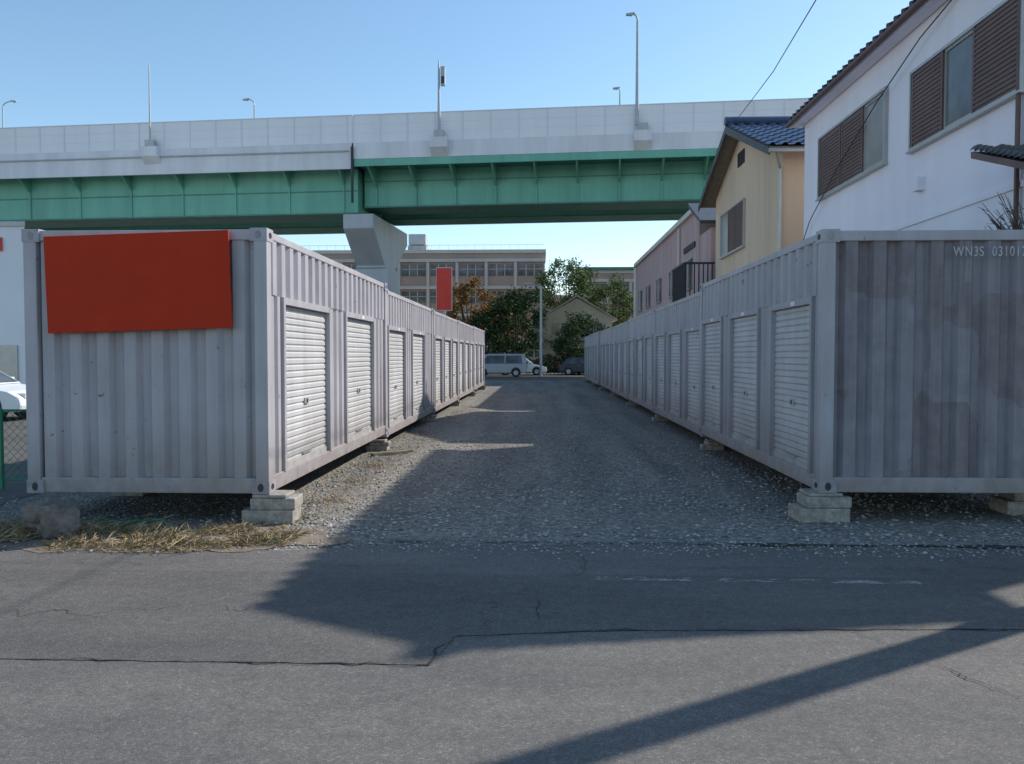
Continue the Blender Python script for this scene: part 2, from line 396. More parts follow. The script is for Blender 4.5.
def pebble(mb, x, y, r, k='pebble', z=0.0):
    n = len(mb.v); q = mb.mi(k); a = random.uniform(0, 6.28)
    rx, ry, rz = r*random.uniform(.8, 1.4), r*random.uniform(.7, 1.1), r*random.uniform(.4, .8)
    ca, sa = math.cos(a), math.sin(a)
    for u, v, w in ((1, 0, 0), (.2, 1, .1), (-1, .1, 0), (-.1, -1, 0), (.1, .1, 1), (0, 0, -.4)):
        u += random.uniform(-.2, .2); v += random.uniform(-.2, .2)
        mb.v.append((x+(u*rx*ca-v*ry*sa), y+(u*rx*sa+v*ry*ca), z+max(w, -.4)*rz+rz*.3))
    for f in ((0, 1, 4), (1, 2, 4), (2, 3, 4), (3, 0, 4), (1, 0, 5), (2, 1, 5), (3, 2, 5), (0, 3, 5)):
        mb.f.append(tuple(n+i for i in f)); mb.m.append(q)
for i in range(20000):
    y = 7.0+abs(random.gauss(0, 6)); x = random.uniform(-2.9, 6)
    if y > 26: continue
    if random.random() > .6+.8*noise.noise(Vector((x*.8, y*.8, 0))): continue
    pebble(m, x, y, random.choice((.008, .010, .012, .016, .020, .027)))
for i in range(1600):
    pebble(m, random.uniform(-2.4, 5), random.gauss(6.88, .17), random.choice((.005, .007, .010, .014, .018)), z=.004)
for i in range(1500):
    pebble(m, random.uniform(-7, -2.5), random.uniform(6.5, 9), random.choice((.008, .012, .02)), z=.008)
m.obj('gravel_stones')
m = MB()
for i in range(2600):
    if random.random() < .6: x = -2.58+abs(random.gauss(0, .32)); y = random.uniform(7.3, 26)
    else: x = random.uniform(-6, 2.8); y = random.uniform(6.4, 20)
    if random.random() > .75+.9*noise.noise(Vector((x, y*.7, 6))): continue
    r = random.uniform(.012, .03); a = random.uniform(0, 6.28)
    u = Vector((math.cos(a), math.sin(a), random.uniform(-.3, .3)))*r; v = Vector((-math.sin(a), math.cos(a), random.uniform(-.4, .4)))*r*.6
    p = Vector((x, y, .025)); m.face([p-u, p-v, p+u, p+v], 'leafl')
m.obj('fallen_leaves')
bpy.ops.mesh.primitive_ico_sphere_add(subdivisions=4, radius=1, location=(-4.45, 7.12, .14))
o = bpy.context.object; o.name = 'boulder'
for v in o.data.vertices:
    k = 1+.4*noise.noise(v.co*1.3+Vector((3, 1, 2)))+.16*noise.noise(v.co*4)
    v.co = Vector((v.co.x*.21*k, v.co.y*.19*k, v.co.z*.22*k))
o.data.materials.append(M['stone'])
h = [(-4.95+.03*i, 7.5+.10*math.sin(i*.35)+.05*math.sin(i*.9), .04+.03*math.sin(i*.5)**2) for i in range(50)]
curve('garden_hose', h, .010, 'gnet')

# ------------------------------------------------------------------ containers
def corr(mb, origin, u, nrm, length, z0, z1, k, depth=.036, period=.276):
    n = max(1, round(length/period)); p = length/n
    prof = []
    for i in range(n):
        a = i*p
        prof += [(a, -depth), (a+p*.26, -depth), (a+p*.42, 0), (a+p*.84, 0)]
    prof.append((length, -depth))
    O = Vector(origin); U = Vector(u); Nn = Vector(nrm)
    for (a, d), (b_, e) in zip(prof[:-1], prof[1:]):
        A = O+U*a+Nn*d; B = O+U*b_+Nn*e
        mb.face([(A.x, A.y, z0), (B.x, B.y, z0), (B.x, B.y, z1), (A.x, A.y, z1)], k)
def container(loc, s, doors, W=2.44, L=6.058, H=2.59, body='cont', endm=None, rot=0):
    P = empty('storage_container', loc, rot)
    endm = endm or body
    fr = MB()
    X = lambda a: s*a
    for a0, a1 in ((0, .13), (W-.13, W)):
        for y0, y1 in ((0, .13), (L-.13, L)):
            fr.box(X(a0), X(a1), y0, y1, .115, H-.115, body)
    for y0, y1 in ((0.012, .11), (L-.11, L-.012)):
        fr.box(X(.13), X(W-.13), y0, y1, .0, .15, body)
        fr.box(X(.13), X(W-.13), y0, y1, H-.11, H-.01, body)
    for a0, a1 in ((.012, .08), (W-.08, W-.012)):
        fr.box(X(a0), X(a1), .13, L-.13, .0, .15, body)
        fr.box(X(a0), X(a1), .13, L-.13, H-.085, H-.01, body)
    fr.obj('frame', P, bevel=.008)
    ca = MB()
    for a0, a1 in ((-.006, .165), (W-.165, W+.006)):
        for y0, y1 in ((-.006, .18), (L-.18, L+.006)):
            for z0 in (0, H-.118):
                ca.box(X(a0), X(a1), y0, y1, z0-.004, z0+.122, 'rust' if z0 == 0 else body)
    for a in (.08, W-.08):
        for z in (.06, H-.06):
            ca.prism([(X(a)+.03*math.cos(t*math.pi/5), z+.042*math.sin(t*math.pi/5)) for t in range(10)], -.009, -.003, 'y', 'rust' if z > 1 else 'dark')
    for z in (.06, H-.06):
        for y in (.09, L-.09):
            ca.prism([(y+.042*math.cos(t*math.pi/5), z+.03*math.sin(t*math.pi/5)) for t in range(10)], X(-.009), X(-.003), 'x', 'dark')
    ca.obj('corner_castings', P)
    w = MB()
    corr(w, (X(.12), .03, 0), (s, 0, 0), (0, -1, 0), W-.24, .14, H-.10, endm, .06, .27)
    corr(w, (X(.12), L-.04, 0), (s, 0, 0), (0, 1, 0), W-.24, .14, H-.10, body, .045, .27)
    corr(w, (X(W-.03), .12, 0), (0, 1, 0), (s, 0, 0), L-.24, .14, H-.07, body)
    w.box(X(.03), X(W-.03), .03, L-.03, H-.05, H-.02, body)
    w.box(X(.05), X(W-.05), .05, L-.05, .08, .13, 'dark')
    DH = 1.90
    corr(w, (X(.02), .12, 0), (0, 1, 0), (-s, 0, 0), L-.24, DH+.06, H-.07, body, .045)
    prev = .12
    for d0, d1 in list(doors)+[(L-.12, None)]:
        if d0-.05-prev > .08:
            corr(w, (X(.03), prev, 0), (0, 1, 0), (-s, 0, 0), d0-.05-prev, .14, DH+.06, body, period=.25)
        if d1: prev = d1+.05
    w.obj('corrugated_walls', P)
    sh = MB()
    for d0, d1 in doors:
        sh.box(X(.0), X(.09), d0-.05, d0+.012, .145, DH+.06, body)
        sh.box(X(.0), X(.09), d1-.012, d1+.05, .145, DH+.06, body)
        sh.box(X(.004), X(.09), d0+.012, d1-.012, DH-.01, DH+.06, body)
        z = .17; p = .072
        while z < DH-.01:
            z1 = min(z+p, DH-.01)
            pr = [(z, .072), (z+(z1-z)*.25, .056), (z+(z1-z)*.8, .056), (z1, .072)]
            for (a, b1), (c, d2) in zip(pr[:-1], pr[1:]):
                sh.face([(X(b1), d0+.01, a), (X(b1), d1-.01, a), (X(d2), d1-.01, c), (X(d2), d0+.01, c)], 'shut')
            z = z1
        sh.box(X(.045), X(.085), d0+.012, d1-.012, .15, .21, 'shut')
        mid = (d0+d1)/2
        sh.box(X(.040), X(.06), mid-.07, mid+.07, .80, .87, 'steel')
        sh.box(X(.034), X(.042), mid-.02, mid+.02, .815, .855, 'dark')
        sh.box(X(.036), X(.06), mid-.16, mid+.16, .235, .25, 'alu')
        if random.random() < .6:
            q = mid+random.uniform(-.15, .15)
            sh.box(X(-.001), X(.003), q-.07, q+.07, DH+.0, DH+.045, 'label')
    sh.obj('roller_shutters', P)
    return P
D2 = [(.56, 2.32), (3.22, 5.0)]
D2b = [(.30, 2.06), (2.95, 4.7)]
D3 = [(.36, 1.76), (2.38, 3.84), (4.46, 5.86)]
ZB = .30
ZF = .22
YL, YR = 7.70, 7.98
XL, XR = -2.66, 2.76
y = YL
left = []
for i in range(5):
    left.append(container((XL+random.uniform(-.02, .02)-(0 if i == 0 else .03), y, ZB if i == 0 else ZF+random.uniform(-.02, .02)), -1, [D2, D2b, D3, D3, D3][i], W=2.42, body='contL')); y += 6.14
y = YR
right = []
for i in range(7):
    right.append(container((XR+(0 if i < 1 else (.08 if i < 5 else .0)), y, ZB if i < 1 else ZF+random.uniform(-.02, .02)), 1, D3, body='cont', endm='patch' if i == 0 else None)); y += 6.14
def text(name, body, size, loc, rot, k, parent):
    cu = bpy.data.curves.new(name, 'FONT'); cu.body = body; cu.size = size; cu.extrude = .001; cu.space_character = 1.15
    cu.materials.append(M[k]); o = bpy.data.objects.new(name, cu); COL.objects.link(o); o.location = loc; o.rotation_euler = rot; o.parent = parent
    o.scale = (.72, 1, 1)
    return o
M['stencil'] = simple('stencil_paint', (0.46, 0.45, 0.46), .7, .35, 14)
text('stencil_code', 'WN3S  031012', .135, (1.24, -.034, 2.32), (math.radians(90), 0, 0), 'stencil', right[0])
P = empty('sign_board', (-4.80, YL-.06, 1.87), 0)
m = MB(); m.box(0, 1.82, -.012, .012, 0, .94, 'red')
o = m.obj('panel', P, bevel=.004); o.rotation_euler[1] = -.03
m = MB()
for xx in (.2, .9, 1.6):
    m.box(xx, xx+.04, .013, .07, .07, .9, 'alu')
m.obj('mounting_rails', P)
def blocks(x, y, ztop=ZB, ang=0, k=1.0):
    m = MB()
    def blk(cx, cy, z0, z1, lx, ly, a):
        ca, sa = math.cos(a), math.sin(a); lx *= k; ly *= k
        n = len(m.v); q = m.mi('cblock')
        for zz in (z0, z1):
            for u, v in ((-lx, -ly), (lx, -ly), (lx, ly), (-lx, ly)):
                m.v.append((cx+u*ca-v*sa, cy+u*sa+v*ca, zz))
        for f in ((0,3,2,1),(4,5,6,7),(0,1,5,4),(1,2,6,5),(2,3,7,6),(3,0,4,7)):
            m.f.append(tuple(n+i for i in f)); m.m.append(q)
    h = ztop-.008
    blk(-.02, 0, 0, h*.5-.003, .25, .17, ang+random.uniform(-.1, .1))
    blk(.03, .0, h*.5, h-.036, .22, .16, ang+random.uniform(-.12, .12))
    blk(.0, .0, h-.034, h, .17, .15, ang)
    m.obj('concrete_block_pile', None, (x, y, 0), bevel=.012)
for i in range(6):
    yy = YL+6.14*i
    blocks(XL-.0 if i == 0 else XL-.16, yy+(.14 if i == 0 else -.04), ZB if i == 0 else ZF-.02, 0, 1 if i == 0 else .75)
    if i: blocks(-4.85, yy, ZF-.02, 0, .8)
blocks(-4.85, YL+1.6, ZB, 0, .8)
for i in range(8):
    yy = YR+6.14*i
    blocks(XR+.06 if i == 0 else XR+.26, yy+(.14 if i == 0 else -.04), ZB if i == 0 else ZF-.02, 0, 1 if i == 0 else .75); blocks(5.1, yy+.6, ZB if i == 0 else ZF-.02)
m = MB(); m.box(-.35, .3, -.05, .05, .006, .05, 'wood'); m.box(-.1, .5, .1, .18, .006, .035, 'wood'); m.obj('timber_offcut', None, (-2.5, 13.2, 0), .7)

# ------------------------------------------------------------------ buildings on the right
def tile_roof(mb, x0, x1, y0, y1, z_e, z_r, k, axis='y', wave=.045, per=.27):
    a0, a1 = (y0, y1) if axis == 'y' else (x0, x1)
    n = max(4, int(abs(a1-a0)/per*6)); 
    b0, b1 = (x0, x1) if axis == 'y' else (y0, y1)
    rows = 10
    grid = []
    for j in range(rows):
        t0 = j/rows; t1 = (j+1)/rows
        for (t, lift) in ((t0, .035), (t1, .0)):
            line = []
            for i in range(n+1):
                a = a0+(a1-a0)*i/n
                w = wave*(max(0, math.sin(2*math.pi*(a-a0)/per))**.6)
                b_ = b0+(b1-b0)*t; z = z_e+(z_r-z_e)*t+w+lift
                line.append((b_, a, z) if axis == 'y' else (a, b_, z))
            grid.append(line)
    for r0, r1 in zip(grid[:-1], grid[1:]):
        for i in range(n):
            mb.face([r0[i], r0[i+1], r1[i+1], r1[i]], k)
def louvre(mb, x, y0, y1, z0, z1):
    mb.box(x-.05, x, y0, y1, z0, z1, 'brown')
    z = z0+.05
    mb.box(x-.062, x-.05, y0, y0+.05, z0, z1, 'brown'); mb.box(x-.062, x-.05, y1-.05, y1, z0, z1, 'brown')
    while z < z1-.05:
        mb.box(x-.064, x-.05, y0+.05, y1-.05, z, z+.03, 'brown'); z += .065
def house_window(P, x, ya, yb, z0, z1, segs):
    m = MB()
    f = .045
    m.box(x-.07, x+.02, ya-f, yb+f, z0-f, z0, 'alu'); m.box(x-.07, x+.02, ya-f, yb+f, z1, z1+f, 'alu')
    m.box(x-.07, x+.02, ya-f, ya, z0, z1, 'alu'); m.box(x-.07, x+.02, yb, yb+f, z0, z1, 'alu')
    m.box(x-.10, x+.0, ya-f-.02, yb+f+.02, z0-f-.03, z0-f, 'alu')
    for a, b_, kind in segs:
        if kind == 'l': louvre(m, x+.0, a+.004, b_-.004, z0+.003, z1-.003)
        else:
            m.box(x-.015, x-.005, a, b_, z0, z1, kind)
            m.box(x-.035, x-.016, a, a+.04, z0, z1, 'alu'); m.box(x-.035, x-.016, b_-.04, b_, z0, z1, 'alu')
            m.box(x-.035, x-.016, a+.04, b_-.04, z0, z0+.04, 'alu'); m.box(x-.035, x-.016, a+.04, b_-.04, z1-.04, z1, 'alu')
    m.obj('window', P)
P = empty('white_house', (0, 0, 0))
m = MB()
WX0, WX1, WY0, WY1 = 5.9, 10.15, 10.0, 18.3
RX = 8.02; DZ = .08; EX = 5.66
m.prism([(WX0, 0), (WX1, 0), (WX1, 6.82+DZ), (RX, 7.72+DZ), (WX0, 6.82+DZ)], WY0, WY1, 'y', 'white')
m.obj('walls', P)
m = MB()
m.prism([(EX, 6.80+DZ), (RX, 7.82+DZ), (10.5, 6.80+DZ), (10.5, 6.86+DZ), (RX, 7.88+DZ), (EX, 6.86+DZ)], 9.72, 18.5, 'y', 'wood')
tile_roof(m, EX-.03, RX, 9.7, 18.52, 6.87+DZ, 7.89+DZ, 'tile')
tile_roof(m, 10.53, RX, 9.7, 18.52, 6.87+DZ, 7.89+DZ, 'tile')
m.tube((RX, 9.68, 7.98+DZ), (RX, 18.54, 7.98+DZ), .11, .11, 'tile')
for i in range(33):
    yy = 9.84+i*.27
    m.tube((EX-.05, yy, 6.90+DZ), (EX+.01, yy, 6.92+DZ), .055, .055, 'tile', 10)
m.obj('roof', P)
m = MB()
m.tube((EX-.08, 9.7, 6.79+DZ), (EX-.08, 18.52, 6.77+DZ), .05, .05, 'brown', 10)
m.box(EX, 5.88, 9.74, 18.48, 6.72+DZ, 6.78+DZ, 'white')
m.tube((5.84, 10.12, .1), (5.84, 10.12, 6.8), .03, .03, 'brown', 8)
m.obj('gutter', P)
house_window(P, WX0, 10.1, 13.0, 4.93, 6.09, [(10.12, 11.2, 'l'), (11.2, 12.0, 'glass'), (12.0, 12.98, 'l')])
house_window(P, WX0, 14.0, 17.2, 4.98, 6.18, [(14.0, 14.9, 'curtain'), (14.9, 15.95, 'l'), (15.99, 17.18, 'l')])
m = MB(); m.box(5.87, 5.9, 10.02, 18.28, 3.72, 3.80, 'white')
m.box(5.78, 5.9, 12.6, 12.78, 4.2, 4.4, 'white')
m.obj('wall_trim', P)
curve('wall_cable', [(5.84, 11.3, 6.8), (5.78, 12.6, 6.5), (5.78, 14.2, 6.0), (5.78, 16, 5.3), (5.8, 17.6, 4.55), (5.84, 18.25, 4.1)], .010, 'dark', P)
m = MB()
m.prism([(8.9, 3.66), (10.0, 4.05), (10.0, 4.13), (8.9, 3.74)], 5.22, 7.6, 'x', 'brown')
tile_roof(m, 5.2, 7.62, 8.85, 10.0, 3.75, 4.14, 'tile', axis='x', wave=.06)
m.tube((5.2, 8.83, 3.68), (7.62, 8.83, 3.68), .04, .04, 'brown', 8)
m.box(5.4, 5.48, 8.97, 9.05, 0, 3.64, 'wood'); m.box(7.4, 7.5, 8.95, 9.05, 0, 3.64, 'wood')
m.obj('entrance_canopy', P)

P = empty('cream_house')
m = MB()
CY0, CY1, CYR = 19.9, 27.4, 23.9
m.prism([(CY0, 0), (CY1, 0), (CY1, 6.9), (CYR, 8.25), (CY0, 6.75)], 5.9, 11.5, 'x', 'cream')
m.obj('walls', P)
m = MB()
m.prism([(CY0-.5, 6.52), (CYR, 8.27), (CY1+.5, 6.72), (CY1+.5, 6.82), (CYR, 8.39), (CY0-.5, 6.62)], 5.45, 11.9, 'x', 'wood')
tile_roof(m, 5.42, 11.9, CY0-.52, CYR, 6.63, 8.40, 'btile', axis='x', per=.3, wave=.06)
tile_roof(m, 5.42, 11.9, CY1+.52, CYR, 6.83, 8.40, 'btile', axis='x', per=.3, wave=.06)
m.tube((5.38, CYR, 8.51), (11.9, CYR, 8.51), .13, .13, 'btile')
m.obj('roof', P)
m = MB()
m.prism([(CY0-.52, 6.42), (CYR, 8.15), (CY1+.52, 6.60), (CY1+.52, 6.78), (CYR, 8.37), (CY0-.52, 6.60)], 5.40, 5.44, 'x', 'tile')
m.obj('bargeboard', P)
m = MB()
m.tube((5.4, CY0-.56, 6.52), (11.9, CY0-.56, 6.52), .055, .055, 'alu', 8)
m.tube((5.82, CY0-.06, 6.2), (5.82, CY0-.06, .1), .04, .04, 'alu', 8)
m.tube((5.82, CY0-.06, 6.2), (5.6, CY0-.5, 6.5), .035, .035, 'alu', 8)
m.obj('gutter', P)
house_window(P, 5.9, 23.5, 26.4, 4.85, 6.15, [(23.5, 24.5, 'l'), (24.5, 25.4, 'l'), (25.4, 26.4, 'curtain')])
m = MB()
for i in range(5): m.box(5.86, 5.9, 23.6+i*.16, 23.68+i*.16, 7.25, 7.65, 'dark')
m.box(6.5, 7.1, CY0-.03, CY0, 5.0, 6.0, 'curtain'); m.box(6.45, 7.15, CY0-.05, CY0-.03, 4.95, 5.0, 'alu'); m.box(6.45, 7.15, CY0-.05, CY0-.03, 6.0, 6.05, 'alu')
m.obj('vent_and_side_window', P)
m = MB()
m.box(4.85, 5.9, 27.5, 30.0, 3.3, 3.4, 'conc')
for i in range(17): m.box(4.87, 4.91, 27.5+i*.15, 27.54+i*.15, 3.4, 4.75, 'dark')
m.box(4.85, 4.93, 27.5, 30.0, 4.75, 4.82, 'dark')
for i in range(7): m.box(4.9+i*.15, 4.94+i*.15, 27.5, 27.54, 3.4, 4.75, 'dark')
m.box(4.93, 5.9, 27.48, 27.55, 4.75, 4.82, 'dark'); m.box(4.87, 4.95, 27.5, 27.58, 0, 3.3, 'dark'); m.box(4.87, 4.95, 29.9, 29.98, 0, 3.3, 'dark')
m.obj('balcony', P)
P = empty('pink_apartment_building')
m = MB(); m.box(5.9, 12, 30.2, 50, 0, 7.1, 'pink'); m.obj('walls', P)
m = MB()
m.box(5.75, 12.1, 30.4, 50.1, 7.1, 7.3, 'schoolb')
m.prism([(28.0, 6.2), (30.4, 7.2), (30.4, 7.35), (28.0, 6.32)], 5.5, 12, 'x', 'tile')
m.box(5.92, 11, 28.2, 30.2, 0, 6.1, 'pink')
m.obj('roof', P)
m = MB()
for yy in (31.5, 35.5, 39.5, 43.5, 47):
    for z in (1.2, 4.3):
        m.box(5.85, 5.9, yy, yy+1.5, z, z+1.1, 'glass'); m.box(5.82, 5.85, yy-.06, yy+1.56, z-.06, z, 'alu'); m.box(5.82, 5.85, yy-.06, yy+1.56, z+1.1, z+1.16, 'alu'); m.box(5.82, 5.85, yy+.72, yy+.78, z, z+1.1, 'alu')
m.tube((5.82, 34.2, 0), (5.82, 34.2, 7), .05, .05, 'schoolb', 8); m.tube((5.82, 49.6, 0), (5.82, 49.6, 7), .12, .12, 'schoolb', 8)
m.obj('windows', P)
m = MB()
for i in range(7): m.prism([(31+i*.35+.13*math.cos(t), 5.9+.13*math.sin(t)) for t in [k*math.pi/4 for k in range(8)]], 5.84, 5.88, 'x', 'dark')
m.obj('wall_vents', P)

# ------------------------------------------------------------------ elevated highway
H = empty('elevated_highway', (0, 56.4, 0), -math.radians(4.8))
JX = -13.6
m = MB()
m.box(JX+.06, 120, 0, .22, 15.75, 16.9, 'parapet'); m.box(-130, JX-.06, -.02, .2, 15.72, 16.9, 'parapet')
m.box(JX+.06, 120, 17, 17.22, 15.75, 16.9, 'parapet'); m.box(-130, JX-.06, 17, 17.22, 15.72, 16.9, 'parapet')
m.obj('parapet', H)
m = MB()
for a, b_ in ((-130, JX-.03), (JX+.03, 120)):
    m.box(a, b_, .08, .16, 16.9, 18.86, 'barrier'); m.box(a, b_, 17.04, 17.12, 16.9, 18.86, 'barrier')
    m.box(a, b_, .04, .20, 18.86, 18.92, 'barrierp')
    x = a
    while x < b_:
        m.box(x-.05, x+.05, .05, .19, 16.88, 18.86, 'barrierp'); x += 2.0
    for z in (17.55, 18.2): m.box(a, b_, .074, .08, z, z+.03, 'barrierp')
m.obj('noise_barrier', H)
m = MB()
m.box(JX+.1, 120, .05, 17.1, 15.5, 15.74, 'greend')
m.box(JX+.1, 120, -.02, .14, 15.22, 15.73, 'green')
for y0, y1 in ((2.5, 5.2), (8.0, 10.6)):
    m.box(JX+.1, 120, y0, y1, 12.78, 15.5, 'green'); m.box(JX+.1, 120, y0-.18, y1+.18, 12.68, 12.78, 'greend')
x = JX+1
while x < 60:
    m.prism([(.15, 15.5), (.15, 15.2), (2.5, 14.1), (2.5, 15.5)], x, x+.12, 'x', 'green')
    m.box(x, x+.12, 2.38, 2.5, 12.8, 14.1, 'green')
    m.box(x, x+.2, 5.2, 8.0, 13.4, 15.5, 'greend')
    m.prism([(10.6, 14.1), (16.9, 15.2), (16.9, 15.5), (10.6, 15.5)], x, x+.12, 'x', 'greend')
    x += 3.0
m.box(JX+.1, 120, 2.44, 2.5, 14.6, 14.66, 'greend')
m.obj('girder_span', H)
m = MB()
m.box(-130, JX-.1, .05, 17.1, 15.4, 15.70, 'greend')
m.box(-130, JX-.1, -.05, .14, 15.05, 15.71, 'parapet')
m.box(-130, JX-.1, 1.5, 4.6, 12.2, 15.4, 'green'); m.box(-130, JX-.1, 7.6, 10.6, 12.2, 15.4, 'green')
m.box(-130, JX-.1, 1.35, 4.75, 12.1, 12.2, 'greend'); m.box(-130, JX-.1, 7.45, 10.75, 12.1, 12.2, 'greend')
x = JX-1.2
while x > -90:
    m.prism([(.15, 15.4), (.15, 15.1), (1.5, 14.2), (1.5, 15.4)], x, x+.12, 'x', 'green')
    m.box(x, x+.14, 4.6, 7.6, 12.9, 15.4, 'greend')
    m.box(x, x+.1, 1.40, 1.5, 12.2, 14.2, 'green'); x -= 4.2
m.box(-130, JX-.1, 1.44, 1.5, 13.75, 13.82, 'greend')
m.obj('girder_span', H)
m = MB()
px = -13.6
HH = [(1.2, 12.05), (1.2, 11.0), (4.2, 8.6), (4.2, 8.4), (7.4, 8.4), (7.4, 8.6), (11.2, 11.0), (11.2, 12.05)]
m.prism(HH, px-1.15, px+1.15, 'x', 'pierp')
m.box(px-1.3, px+1.4, 4.3, 7.3, 0, 8.395, 'pierp')
for z in (4.5,): m.box(px-1.34, px+1.44, 4.26, 7.34, z, z+.12, 'steel')
m.obj('pier', H, bevel=.05)
for pxx in (-58, 32, 75):
    m = MB()
    m.prism(HH, pxx-1.15, pxx+1.15, 'x', 'pierp')
    m.box(pxx-1.3, pxx+1.4, 4.3, 7.3, 0, 8.395, 'pierp'); m.obj('pier', H)
m = MB()
m.tube((JX, -.12, 12.6), (JX, -.12, 16.6), .1, .1, 'dark', 8); m.box(JX-.058, JX+.058, -.0, 17.2, 15.3, 16.88, 'dark')
m.tube((-60, -.12, 16.35), (JX-.3, -.12, 16.3), .05, .05, 'steel', 6)
for xx in (-28.9, -7.2, 7.0):
    m.box(xx-.6, xx+.6, -.55, -.03, 16.3, 17.0, 'parapet'); m.prism([(-.55, 16.3), (-.03, 15.8), (-.03, 16.3)], xx-.6, xx+.6, 'x', 'parapet')
    m.box(xx-.35, xx+.35, -.45, -.1, 17.0, 17.5, 'steel')
m.obj('drain_pipe_and_lamp_brackets', H)
def hwy_lamp(xl, yl, zb, zt, arm, name='street_lamp', r=.09):
    Pq = empty(name, (0, 56.4, 0), -math.radians(4.8))
    m = MB(); m.tube((xl, yl, zb), (xl, yl, zt-.5), r*1.2, r*.7, 'steel', 8)
    if arm:
        pr = (xl, yl, zt-.5)
        for i in range(1, 7):
            t = i/6; q = (xl+arm*(1-math.cos(t*1.5)), yl, zt-.5+.5*math.sin(t*1.5)); m.tube(pr, q, r*.6, r*.5, 'steel', 8); pr = q
        s = 1 if arm > 0 else -1
        m.prism([(pr[0]-.1*s, pr[2]+.08), (pr[0]+.5*s, pr[2]+.02), (pr[0]+.5*s, pr[2]-.06), (pr[0]+.1*s, pr[2]-.1)], yl-.14, yl+.14, 'y', 'steel')
    else: m.tube((xl, yl, zt-.5), (xl, yl, zt), r*.7, r*.3, 'steel', 8)
    m.obj('pole', Pq); return Pq
hwy_lamp(6.6, -.3, 17.4, 24.9, -.3, r=.11)
hwy_lamp(-28.9, -.3, 17.4, 23.2, 0, 'lightning_rod_pole', .06)
Pq = hwy_lamp(-7.2, -.3, 17.4, 22.4, 0, 'camera_pole', .1)
m = MB(); m.box(-7.05, -6.75, -.45, -.15, 20.6, 21.9, 'steel'); m.box(-7.0, -6.8, -.47, -.45, 20.7, 21.2, 'dark'); m.obj('camera_box', Pq)
hwy_lamp(-26.9, 13, 16, 24.6, -.6); hwy_lamp(5.6, 13, 16, 24.3, -.1); hwy_lamp(-51.5, 13, 16, 25.3, 1.0)

# ------------------------------------------------------------------ far buildings
def block_building(name, x0, x1, y0, y1, h, floors, bays, wk='school', bk='schoolb', glassk='glass'):
    P = empty(name)
    m = MB(); m.box(x0, x1, y0, y1, 0, h, wk); m.obj('walls', P)
    m = MB(); g = MB()
    fh = (h-.8)/floors; bw = (x1-x0)/bays
    for f in range(floors):
        z = f*fh
        m.box(x0-.1, x1+.1, y0-.35, y0, z+fh-.35, z+fh+.05, bk)
        for b_ in range(bays):
            a = x0+b_*bw
            g.box(a+.35, a+bw-.35, y0-.06, y0-.01, z+1.4, z+fh-.65, glassk)
            for t in (1/3, 2/3):
                g.box(a+.35+(bw-.7)*t-.05, a+.35+(bw-.7)*t+.05, y0-.1, y0-.06, z+1.4, z+fh-.65, 'schoolb')
            g.box(a+.35, a+bw-.35, y0-.1, y0-.06, z+1.4+(fh-2.05)*.55, z+1.47+(fh-2.05)*.55, 'schoolb')
            m.box(a-.18, a+.18, y0-.28, y0, z, z+fh-.36, bk)
            if random.random() < .5: g.box(a+.4, a+bw*.5, y0-.055, y0-.045, z+1.6, z+fh-.66, 'curtain')
    m.box(x0-.15, x1+.15, y0-.2, y1+.1, h, h+.45, bk)
    m.obj('floor_bands', P); g.obj('windows', P)
    return P
P = block_building('school_building', -34, .5, 105, 117, 15.0, 4, 9)
m = MB(); m.box(-18, -15.5, 108, 111, 15.45, 16.4, 'conc')
for a in (-17.8, -15.7):
    m.tube((a, 108.2, 16.4), (a, 108.2, 17.8), .08, .08, 'steel', 6)
m.box(-17.9, -15.6, 108.1, 110.5, 16.6, 18.0, 'steel')
for i in range(30): m.tube((-34+i*1.15, 105.2, 15.4), (-34+i*1.15, 105.2, 16.1), .02, .02, 'steel', 4)
m.box(-34, .4, 105.18, 105.22, 16.08, 16.12, 'steel'); m.obj('rooftop_tank_and_rail', P)
P = block_building('office_building', 6, 15, 108, 118, 12.6, 4, 3)
m = MB(); m.box(5.6, 15.2, 107.4, 118.2, 13.05, 13.4, 'greend'); m.obj('roof_edge', P)
block_building('apartment_building', -75, -40, 120, 132, 12, 4, 9)
block_building('apartment_building', 22, 60, 100, 112, 12, 4, 9)
block_building('distant_office_building', -20, 45, 170, 180, 14, 4, 14)
P = empty('beige_house')
m = MB(); m.prism([(0, 0), (6.8, 0), (6.8, 5.3), (3.4, 7.2), (0, 5.3)], 78, 86, 'y', 'beige'); m.obj('walls', P); P.location = (.1, 0, 0)
m = MB(); m.prism([(-.5, 5.0), (3.4, 7.3), (7.3, 5.0), (7.3, 5.12), (3.4, 7.48), (-.5, 5.12)], 77.5, 86.5, 'y', 'conc'); m.obj('roof', P)
m = MB()
for a in (1.0, 4.2):
    m.box(a, a+1.6, 77.93, 77.98, 3.6, 4.8, 'glass'); m.box(a-.06, a+1.66, 77.9, 77.93, 4.8, 4.88, 'schoolb'); m.box(a-.06, a+1.66, 77.9, 77.93, 3.52, 3.6, 'schoolb'); m.box(a+.77, a+.83, 77.9, 77.93, 3.6, 4.8, 'schoolb')
m.box(.2, 6.6, 77.2, 78, 2.9, 3.05, 'tile'); m.box(2.6, 4, 77.95, 77.99, 0, 2.1, 'brown'); m.obj('windows_and_door', P)
P = empty('shop_building')
m = MB(); m.prism([(-23.0, 35), (-33.4, 50), (-48, 50), (-40, 35)], 0, 7.4, 'z', 'shopw'); m.obj('walls', P)
m = MB(); m.prism([(-22.9, 34.9), (-33.4, 50.1), (-48.1, 50.1), (-40.1, 34.9)], 7.4, 7.6, 'z', 'steel')
